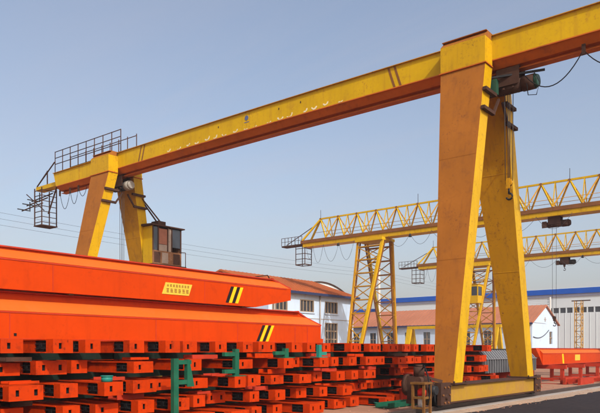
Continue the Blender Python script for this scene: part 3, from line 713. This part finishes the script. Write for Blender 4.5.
# green steel stands between the stacks
def stand(y, x, z0, z1, arms, label, mm=GREEN, w_=.17, tri=False):
    t = thing('steel_stand', (x, y, z0), label, 'stand', 'green steel stands in the pile')
    MB().box(x - .05, x + .05, y - w_ / 2, y + w_ / 2, z0, z1).build('post', mm, t)
    for (dy, z) in arms:
        a, b = sorted((y + math.copysign(w_ / 2 + .001, dy), y + dy)); MB().box(x - .045, x + .045, a, b, z - .045, z + .045).build('arm', mm, t)
    if tri:
        MB().hexa([(x - .05, y + .30, z0 + .95), (x + .05, y + .30, z0 + .9), (x + .05, y + .50, z0 + .9), (x - .05, y + .50, z0 + .9),
                   (x - .05, y + .30, z1 - .02), (x + .05, y + .30, z1 - .02), (x + .05, y + .36, z1 - .02), (x - .05, y + .36, z1 - .02)]).build('gusset', mm, t)
    MB().box(x - .15, x + .15, y - .2, y + .2, z0 - .0, z0 + .02).build('foot_plate', mm, t)
    return t
stand(9.02, -10.72, .02, 1.52, [(.42, 1.02), (.42, 1.44)], 'tall green post with a pointed gusset in the left half of the pile', GREEN, .13, True)
stand(11.05, -10.95, 1.082, 1.72, [(-.40, 1.60), (-.40, 1.20)], 'green bracket with two arms standing left of the girder stripes', GREEN, .13)
stand(13.0, -11.08, 1.492, 1.74, [(-.45, 1.62)], 'low green bracket with one arm below the end stripes of the longer girder', GREEN, .15)
stand(14.45, -11.1, 1.492, 1.84, [(.3, 1.60)], 'teal green post below the nose of the longer girder', TEAL, .12)
for y, x, z, r_, lb in ((7.55, -10.98, 1.082, .11, 'small teal round pipe stub standing in the left part of the pile'), (17.0, -10.75, .0, .16, 'green round pipe stub on the ground below the girder nose')):
    t = MB().tube((x, y, z + .001), (x, y, z + .10), r_, 16).tube((x, y, z + .10), (x, y, z + .12), r_ * 1.12, 16)
    tag(t.build('pipe_stub', TEAL), lb, 'pipe')
t = thing('steel_channel', (-10.2, 17.9, 0), 'green steel channel lying on the ground before the crane wheel', 'channel')
MB().box(-10.45, -10.0, 16.3, 19.2, .02, .05).build('web', GREEN, t)
MB().box(-10.45, -10.42, 16.3, 19.2, .051, .16).build('flange', GREEN, t); MB().box(-10.03, -10.0, 16.3, 19.2, .051, .16).build('flange', GREEN, t)

# ------------------------------------------------------------------ grey ribbed steel bundle behind the carriage
t = thing('ribbed_steel_bundle', (-11.9, 27.6, 0), 'long grey bundle of ribbed sheet steel lying behind the near crane leg', 'steel bundle')
y0, y1 = 26.1, 32.0; xa, xb = -13.1, -11.35
MB().box(xa, xb, y0, y1, .72, 1.30).prism([(xa + .0, 1.303), (xb, 1.303), (xb - .35, 1.70), (xa + .35, 1.70)], lambda a, b: (a, y0, b), lambda a, b: (a, y1, b)).build('wrapped_core', GREY, t)
for i in range(23):
    y = y0 + .12 + i * .255
    MB().box(xb, xb + .05, y, y + .10, .73, 1.295).build('rib', GREY, t)
    MB().beam((xb + .01, y + .05, 1.31), (xb - .34, y + .05, 1.705), .09, .05).build('rib', GREY2, t)
MB().box(xb - .34, xb - .30, y0 - .02, y1 + .02, 1.703, 1.75).build('ridge_bar', DARK, t)
MB().box(xb + .005, xb + .07, y0, y1, 1.296, 1.325).build('edge_bar', GREY2, t)
for y in (26.8, 29.0, 31.3): MB().box(xa - .1, xb + .1, y - .12, y + .12, .0, .718).build('trestle', RED, t)
for k, (y, x, zz, lb) in enumerate(((19.6, -10.75, .0, 'red primed plate girder on the ground behind the crane drive gear'), (20.3, -11.0, .471, 'red primed plate girder stacked upon another behind the crane drive gear'), (25.9, -10.4, .0, 'red primed plate girder on the ground, nearest of the two before the grey bundle'), (28.8, -10.55, .0, 'red primed plate girder on the ground, farther of the two before the grey bundle'))):
    t = thing('plate_girder', (x, y, zz), lb, 'girder', 'red plate girders')
    MB().box(x - .16, x + .16, y - 1.35, y + 1.35, zz + .001, zz + .03).build('flange', RED, t)
    MB().box(x - .16, x + .16, y - 1.35, y + 1.35, zz + .44, zz + .47).build('flange', RED, t)
    MB().box(x - .012, x + .012, y - 1.35, y + 1.35, zz + .031, zz + .439).build('web', RED, t)
    for j in range(4): MB().box(x - .15, x + .15, y - 1.2 + j * .8, y - 1.18 + j * .8, zz + .031, zz + .439).build('stiffener', RED, t)

# ------------------------------------------------------------------ orange girder and red trestles on the right
rg, rf, rb = orange_girder('crane_girder', 32.6, 50, -11.55, .95, .86, .58, .18, 'orange crane girder on low red trestles at the right edge', tip=.4, sx=.18)
# slanted near end
MB().hexa([(-11.88, 32.2, 1.35), (-11.22, 32.2, 1.35), (-11.22, 32.599, .96), (-11.88, 32.599, .96), (-11.72, 32.1, 1.78), (-11.38, 32.1, 1.78), (-11.38, 32.599, 1.78), (-11.72, 32.599, 1.78)]).build('end_cap', ORG_, rg)
MB().hexa([(rf + .001, 35.6, .98), (rf + .006, 35.6, .98), (rf + .006, 35.85, .98), (rf + .001, 35.85, .98), (rf + .001, 35.5, 1.5), (rf + .006, 35.5, 1.5), (rf + .006, 35.72, 1.5), (rf + .001, 35.72, 1.5)]).build('hazard_stripe', STRY, rg)
MB().box(rf + .001, rf + .008, 37.7, 38.6, 1.12, 1.44).build('label_plate', PLATE, rg)
for k, y in enumerate((33.6, 36.6, 39.8, 43.2, 46.8)):
    t = thing('trestle', (-11.5, y, 0), 'red steel trestle under the right orange girder, %s from the crane leg' % ords[k], 'trestle', 'red trestles')
    MB().box(-12.3, -10.4, y - .1, y + .1, .75, .948).build('cross_beam', RED, t)
    for xx in (-12.1, -10.6): MB().box(xx - .08, xx + .08, y - .08, y + .08, .02, .748).build('leg', RED, t)
    MB().box(-12.02, -10.68, y - .05, y + .05, .2, .3).build('tie', RED, t)
    MB().box(-12.3, -10.4, y - .14, y + .14, .0, .019).build('foot', RED, t)
for k, (x, y, h_) in enumerate(((-10.0, 34.2, .34), (-9.7, 37.4, .28), (-9.8, 41.0, .36))):
    t = thing('steel_skid', (x, y, 0), 'low red steel skid in front of the right trestles, %s from the crane leg' % ords[k], 'skid', 'red steel skids')
    for s in (-1, 1): MB().box(x + s * .35 - .07, x + s * .35 + .07, y - 1.1, y + 1.1, .01, h_).build('runner', RED, t)
    for j in (-.9, 0, .9): MB().box(x - .279, x + .279, y + j - .06, y + j + .06, h_ * .3, h_ * .8).build('cross_bar', RED, t)
t = thing('steel_column', (-9.35, 31.4, 0), 'upright red steel column at the right picture edge', 'column')
cxx, cyy = -9.9, 40.2
ORG[t] = Vector((cxx, cyy, 0)); t.location = (cxx, cyy, 0)
MB().box(cxx - .14, cxx + .14, cyy - .13, cyy - .10, .03, 1.25).box(cxx - .14, cxx + .14, cyy + .10, cyy + .13, .03, 1.25).build('flanges', RED, t)
MB().box(cxx - .015, cxx + .015, cyy - .099, cyy + .099, .03, 1.25).build('web', RED, t); MB().box(cxx - .22, cxx + .22, cyy - .22, cyy + .22, .0, .029).build('base', RED, t)

# ------------------------------------------------------------------ buildings
def window_x(parent, x, y0, y1, z0, z1, nv, nh, fm=FRAME):      # window in a wall facing +X
    wd = MB().box(x - .10, x - .085, y0, y1, z0, z1).build('window', GLASS, parent)
    f = MB(); t = .07
    f.box(x - .08, x + .035, y0 - .02, y0 + t, z0, z1).box(x - .08, x + .035, y1 - t, y1 + .02, z0, z1).box(x - .08, x + .034, y0 + t, y1 - t, z0, z0 + t).box(x - .08, x + .034, y0 + t, y1 - t, z1 - t, z1)
    f.build('frame', fm, wd)
    for i in range(1, nv): yy = y0 + (y1 - y0) * i / nv; MB().box(x - .078, x - .02, yy - .05, yy + .05, z0 + t, z1 - t).build('mullion', fm, wd)
    for i in range(1, nh): zz = z0 + (z1 - z0) * i / nh; MB().box(x - .076, x - .022, y0 + t, y1 - t, zz - .05, zz + .05).build('transom', fm, wd)
    MB().box(x + .002, x + .10, y0 - .1, y1 + .1, z0 - .09, z0 - .003).build('sill', WHITE, wd)
def wall_x(x, th, y0, y1, z0, z1, holes):      # wall slab facing +X with window openings (holes: y0,y1,z0,z1 grouped per column)
    m = MB(); cols_ = {}
    for h in holes: cols_.setdefault((h[0], h[1]), []).append((h[2], h[3]))
    cur = y0
    for (a, b) in sorted(cols_):
        m.box(x - th, x, cur, a, z0, z1); zc = z0
        for (c, d) in sorted(cols_[(a, b)]): m.box(x - th, x, a, b, zc, c); zc = d
        m.box(x - th, x, a, b, zc, z1); cur = b
    m.box(x - th, x, cur, y1, z0, z1); return m
# white two-storey workshop
b = thing('workshop', (-39, 43.3, 0), 'white two storey workshop with red roof behind the orange girders', 'building')
bx, by0, by1, ez = -34.3, 38.2, 49.75, 6.42
hol = []
for yc_ in (39.55, 43.0, 46.4): hol += [(yc_ - .9, yc_ + .9, 4.85, 5.88), (yc_ - .9, yc_ + .9, 1.9, 4.05)]
wall_x(bx, .3, by0, by1, 0, ez, hol).build('wall', WHITE, b)
MB().box(-44.0, bx - .301, by1 - .3, by1, 0, ez).build('wall', WHITE, b); MB().box(-44.0, bx - .301, by0, by0 + .3, 0, ez).build('wall', WHITE, b); MB().box(-44.3, -44.001, by0, by1, 0, ez).build('wall', WHITE, b)
for yy in (by0, by1 - .3): MB().prism([(-44.3, ez + .002), (bx, ez + .002), (-39.3, ez + 1.72)], lambda a, c: (a, yy, c), lambda a, c: (a, yy + .3, c)).build('gable', WHITE, b)
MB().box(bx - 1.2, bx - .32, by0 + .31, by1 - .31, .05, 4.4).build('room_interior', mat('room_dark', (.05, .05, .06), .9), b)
for (a, c, z0, z1) in hol: window_x(b, bx, a, c, z0, z1, 4, 1 if z1 > 5 else 3)
rf_ = MB().hexa([(bx + .45, by0 - .4, ez - .06), (bx + .45, by1 + .4, ez - .06), (-39.3, by1 + .4, ez + 1.76), (-39.3, by0 - .4, ez + 1.76), (bx + .45, by0 - .4, ez + .06), (bx + .45, by1 + .4, ez + .06), (-39.3, by1 + .4, ez + 1.9), (-39.3, by0 - .4, ez + 1.9)]).build('roof', ROOF, b)
MB().hexa([(-44.75, by0 - .4, ez - .06), (-44.75, by1 + .4, ez - .06), (-39.302, by1 + .4, ez + 1.76), (-39.302, by0 - .4, ez + 1.76), (-44.75, by0 - .4, ez + .06), (-44.75, by1 + .4, ez + .06), (-39.302, by1 + .4, ez + 1.9), (-39.302, by0 - .4, ez + 1.9)]).build('roof', ROOF, b)
MB().box(bx + .452, bx + .52, by0 - .4, by1 + .4, ez - .16, ez + .05).build('eave_fascia', NAVY, b)
for i in range(25):
    y = by0 - .2 + i * .5
    MB().beam((bx + .40, y, ez + .085), (-39.35, y, ez + 1.91), .09, .05).build('roof_rib', ROOF, rf_)
MB().box(bx + .002, bx + .02, by0, by1, 4.30, 4.36).build('string_course', CONC, b)
for y in (by0 + .6, 44.7, by1 - .35): MB().tube((bx + .09, y, .1), (bx + .09, y, 6.3), .06, 8).build('downpipe', CONC, b)
# arched hall behind it
a_ = thing('arched_hall', (-62, 70, 0), 'pale barrel roofed hall peeping over the workshop ridge', 'building')
m = MB(); n = 18; prof_ = [(69.0 + 7.2 * (2 * i / n - 1), 8.3 + 2.25 * (1 - (2 * i / n - 1) ** 2)) for i in range(n + 1)]
m.prism([(61.8, 0)] + prof_ + [(76.2, 0)], lambda p_, q_: (-52.5, p_, q_), lambda p_, q_: (-74, p_, q_)); m.build('vault', CREAM, a_)
m = MB()
m.path([(-52.4, p_, q_ + .05) for p_, q_ in prof_], .09, 6); m.build('arch_rim', RUSTM, a_)
# long white house with gable
h = thing('long_house', (-46, 90, 0), 'long low white house with dusty red roof and a gable end', 'house')
hx, hy0, hy1, ez = -30.6, 85.0, 94.8, 5.25
xsw = [hx - 3.0 - i * 3.05 for i in range(9)]
m = MB(); cur = hx
for x in xsw:
    m.box(x + .55, cur, hy0, hy0 + .3, 0, ez); m.box(x - .55, x + .55, hy0, hy0 + .3, 0, 1.7); m.box(x - .55, x + .55, hy0, hy0 + .3, 4.25, ez); cur = x - .55
m.box(-62, cur, hy0, hy0 + .3, 0, ez); m.build('wall', WHITE, h)
MB().box(hx - .3, hx - .001, hy0 + .301, 91.6, 0, ez).box(hx - .3, hx - .001, 92.8, hy1, 0, ez).box(hx - .3, hx - .001, 91.6, 92.8, 0, 2.5).box(hx - .3, hx - .001, 91.6, 92.8, 4.2, ez).build('wall', WHITE, h)
MB().box(-62, hx - .301, hy1 - .3, hy1, 0, ez).box(-62, -61.7, hy0 + .301, hy1 - .301, 0, ez).build('wall', WHITE, h)
MB().prism([(hy0, ez + .002), (hy1, ez + .002), (89.9, ez + 2.35)], lambda p_, q_: (hx - .3, p_, q_), lambda p_, q_: (hx, p_, q_)).build('gable', WHITE, h)
for x in xsw:
    wd = MB().box(x - .55, x + .55, hy0 + .12, hy0 + .14, 1.7, 4.25).build('window', GLASS, h)
    MB().box(x - .05, x + .05, hy0 + .06, hy0 + .118, 1.7, 4.25).box(x - .55, x + .55, hy0 + .055, hy0 + .117, 3.2, 3.3).box(x - .55, x - .45, hy0 + .06, hy0 + .118, 1.7, 3.199).box(x + .45, x + .55, hy0 + .06, hy0 + .118, 1.7, 3.199).build('frame', FRAME, wd)
wd = MB().box(hx - .16, hx - .14, 91.6, 92.8, 2.5, 4.2).build('window', GLASS, h)
MB().box(hx - .13, hx - .03, 92.13, 92.27, 2.5, 4.2).box(hx - .128, hx - .032, 91.6, 92.8, 3.3, 3.42).build('frame', FRAME, wd)
MB().box(hx + .002, hx + .03, 89.7, 90.0, 5.5, 6.1).box(hx + .003, hx + .029, 89.45, 90.25, 5.74, 5.86).build('vent_cross', CONC, h)
MB().path(sag((hx + .06, 85.3, 3.4), (hx + .06, 91.2, 4.4), .5), .05, 5).build('wall_cable', WIRE, h)
for s, ya, yb in ((1, hy0 - .5, 89.9), (-1, hy1 + .5, 89.9)):
    MB().hexa([(-62.4, ya, ez - .18), (hx + .25, ya, ez - .18), (hx + .25, yb - s * .001, ez + 2.37), (-62.4, yb - s * .001, ez + 2.37), (-62.4, ya, ez - .02), (hx + .25, ya, ez - .02), (hx + .25, yb - s * .001, ez + 2.53), (-62.4, yb - s * .001, ez + 2.53)]).build('roof', ROOF2, h)
MB().box(-62.4, hx + .25, hy0 - .57, hy0 - .502, ez - .26, ez - .02).build('gutter', NAVY, h)
MB().box(hx + .001, hx + .05, hy0 - .4, 89.9, ez - .0, ez + .02).build('verge_trim', CONC, h)
for i in range(52):
    x = hx + .1 - i * .61
    MB().beam((x, hy0 - .48, ez + .005), (x, 89.85, ez + 2.53), .10, .07).build('roof_rib', ROOF2, h)
for x in (hx - .25, hx - 10.5, hx - 20): MB().tube((x, hy0 - .08, .1), (x, hy0 - .08, ez - .2), .07, 8).build('downpipe', CONC, h)
# big blue-edged shed
s_ = thing('factory_shed', (-30, 128, 0), 'large pale factory shed with a bright blue roof edge far behind', 'factory')
sy = 115; X0, X1 = -73.3, 24
wz0, wz1 = 7.95, 8.85; xw0, xw1 = -48.0, 6.0
MB().box(X0, X1, sy, sy + .4, 0, wz0).box(X0, X1, sy, sy + .4, wz1, 10.7).box(X0, xw0, sy, sy + .4, wz0, wz1).box(xw1, X1, sy, sy + .4, wz0, wz1).build('wall', CREAM, s_)
MB().box(X0, X0 + .4, sy + .401, 141, 0, 12.0).box(X1 - .4, X1, sy + .401, 141, 0, 12.0).box(X0, X1, 141, 141.4, 0, 12.0).build('wall', CREAM, s_)
MB().box(X0, X1, sy - .15, sy + .35, 10.702, 11.15).build('fascia_band', LILAC, s_)
MB().box(X0 - .3, X1 + .3, sy - .4, sy + .3, 11.153, 12.05).build('blue_edge', BLUE, s_)
MB().hexa([(X0 - .3, sy + .301, 11.7), (X1 + .3, sy + .301, 11.7), (X1 + .3, 128, 13.1), (X0 - .3, 128, 13.1), (X0 - .3, sy + .301, 11.9), (X1 + .3, sy + .301, 11.9), (X1 + .3, 128, 13.3), (X0 - .3, 128, 13.3)]).build('roof', CREAM, s_)
MB().hexa([(X0 - .3, 128.002, 13.1), (X1 + .3, 128.002, 13.1), (X1 + .3, 141.6, 11.7), (X0 - .3, 141.6, 11.7), (X0 - .3, 128.002, 13.3), (X1 + .3, 128.002, 13.3), (X1 + .3, 141.6, 11.9), (X0 - .3, 141.6, 11.9)]).build('roof', CREAM, s_)
nw = 48; pw = (xw1 - xw0) / nw
for i in range(nw):
    xa = xw0 + i * pw
    MB().box(xa + .1, xa + pw - .1, sy + .15, sy + .17, wz0, wz1).build('window', GLASS, s_)
    MB().box(xa - .1, xa + .1, sy + .02, sy + .3, wz0 + .001, wz1 - .001).build('pier', CREAM, s_)
rib = None
for i in range(97):
    x = X0 + .5 + i * 1.0
    if rib is None: rib = MB().box(x - .04, x + .04, sy - .05, sy - .001, .1, wz0 - .02).build('cladding_rib', CREAM, s_)
    else: inst(rib, (x, sy - .0255, (wz0 + .08) / 2), s_)
MB().box(-95, X0 - .31, sy + 2, sy + 14, 0, 9.7).build('annex', CREAM, s_); MB().box(-95.2, X0 - .311, sy + 1.8, sy + 14, 9.703, 10.3).build('annex_edge', BLUE, s_)

# ------------------------------------------------------------------ lattice mast, poles and wires
t = thing('lattice_mast', (-29.2, 100, 0), 'slim rusty lattice mast standing right of the gable end', 'mast')
mx, my = -29.2, 100.0
for dx in (-.45, .45):
    for dy in (-.45, .45): MB().beam((mx + dx, my + dy, 0), (mx + dx, my + dy, 8.8), .10).build('post', MUST, t)
for k in range(11):
    z = .4 + k * .8
    for (p0, p1) in (((-.45, -.45), (.45, -.45)), ((.45, -.45), (.45, .45))):
        MB().beam((mx + p0[0], my + p0[1], z), (mx + p1[0], my + p1[1], z), .07).build('rung', RUSTM, t)
        a, c = (p0, p1) if k % 2 else (p1, p0)
        if k < 10: MB().beam((mx + a[0], my + a[1], z), (mx + c[0], my + c[1], z + .8), .06).build('diagonal', MUST, t)
MB().beam((mx - 1.0, my, 8.85), (mx + 1.6, my, 8.85), .16).build('cross_arm', RUSTM, t)
pr = None
poles = []
for k, (y, lb) in enumerate(((4, 'pale concrete pole left of the picture carrying the conductor wires'), (57.3, 'slim pale concrete pole between the lattice legs of the middle truss crane'), (109, 'pale concrete pole in front of the blue edged shed'))):
    t = thing('wire_pole', (-36.3, y, 0), lb, 'pole', 'conductor wire poles')
    MB().tube((-36.3, y, 0), (-36.3, y, 10.3), .19, 12, .13).build('shaft', POLE, t)
    MB().beam((-36.3, y, 9.9), (-36.3, y, 9.0), .08).build('bracket', RUSTM, t)
    for z in (9.85, 9.5, 9.15): MB().tube((-36.3, y, z), (-36.75, y, z), .04, 8).build('insulator', DARK, t)
for z, nm in ((9.85, 'highest'), (9.5, 'middle'), (9.15, 'lowest')):
    m = MB()
    for a, c in ((-45, 4), (4, 57.3), (57.3, 109)): m.path(sag((-36.7, a, z), (-36.7, c, z), .5, 16), .007, 5)
    tag(m.build('conductor_wire', WIRE), '%s of the three thin conductor wires running past the crane ends' % nm, 'wire', 'conductor wires')
mb = MB(); rp = random.Random(77)
for i in range(1100):
    x = rp.uniform(-10.4, -8.0) if i % 3 else rp.gauss(-7.65, .12); y = rp.uniform(14, 46); r_ = rp.choice((.012, .016, .02, .03)) * rp.uniform(.7, 1.4)
    if abs(x + 8.57) < .4: continue
    z = .018; a = rp.uniform(0, 6.28); c, sn = math.cos(a) * r_, math.sin(a) * r_
    mb.add([(x + c, y + sn, z - .004), (x - sn, y + c, z - .004), (x - c, y - sn * 1.3, z - .004), (x + sn, y - c * .8, z - .004), (x + c * .2, y, z + r_ * rp.uniform(.5, .9))], [(0, 1, 4), (1, 2, 4), (2, 3, 4), (3, 0, 4), (3, 2, 1, 0)])
po = mb.build('gravel', DIRT, None, (0, 0, 0)); po['kind'] = 'stuff'
# ------------------------------------------------------------------ hazy air over the yard
hz = MB().box(-1510, 1510, -1510, 1510, -1.0, 14.6)
m = bpy.data.materials.new('hazy_air'); m.use_nodes = True; N = m.node_tree.nodes; N.remove(N['Principled BSDF'])
v = N.new('ShaderNodeVolumePrincipled'); v.inputs['Density'].default_value = .0006; v.inputs['Color'].default_value = (.90, .87, .89, 1); v.inputs['Anisotropy'].default_value = .1
m.node_tree.links.new(v.outputs[0], N['Material Output'].inputs['Volume'])
ho = hz.build('haze', m, None, (0, 0, 0)); ho['kind'] = 'stuff'
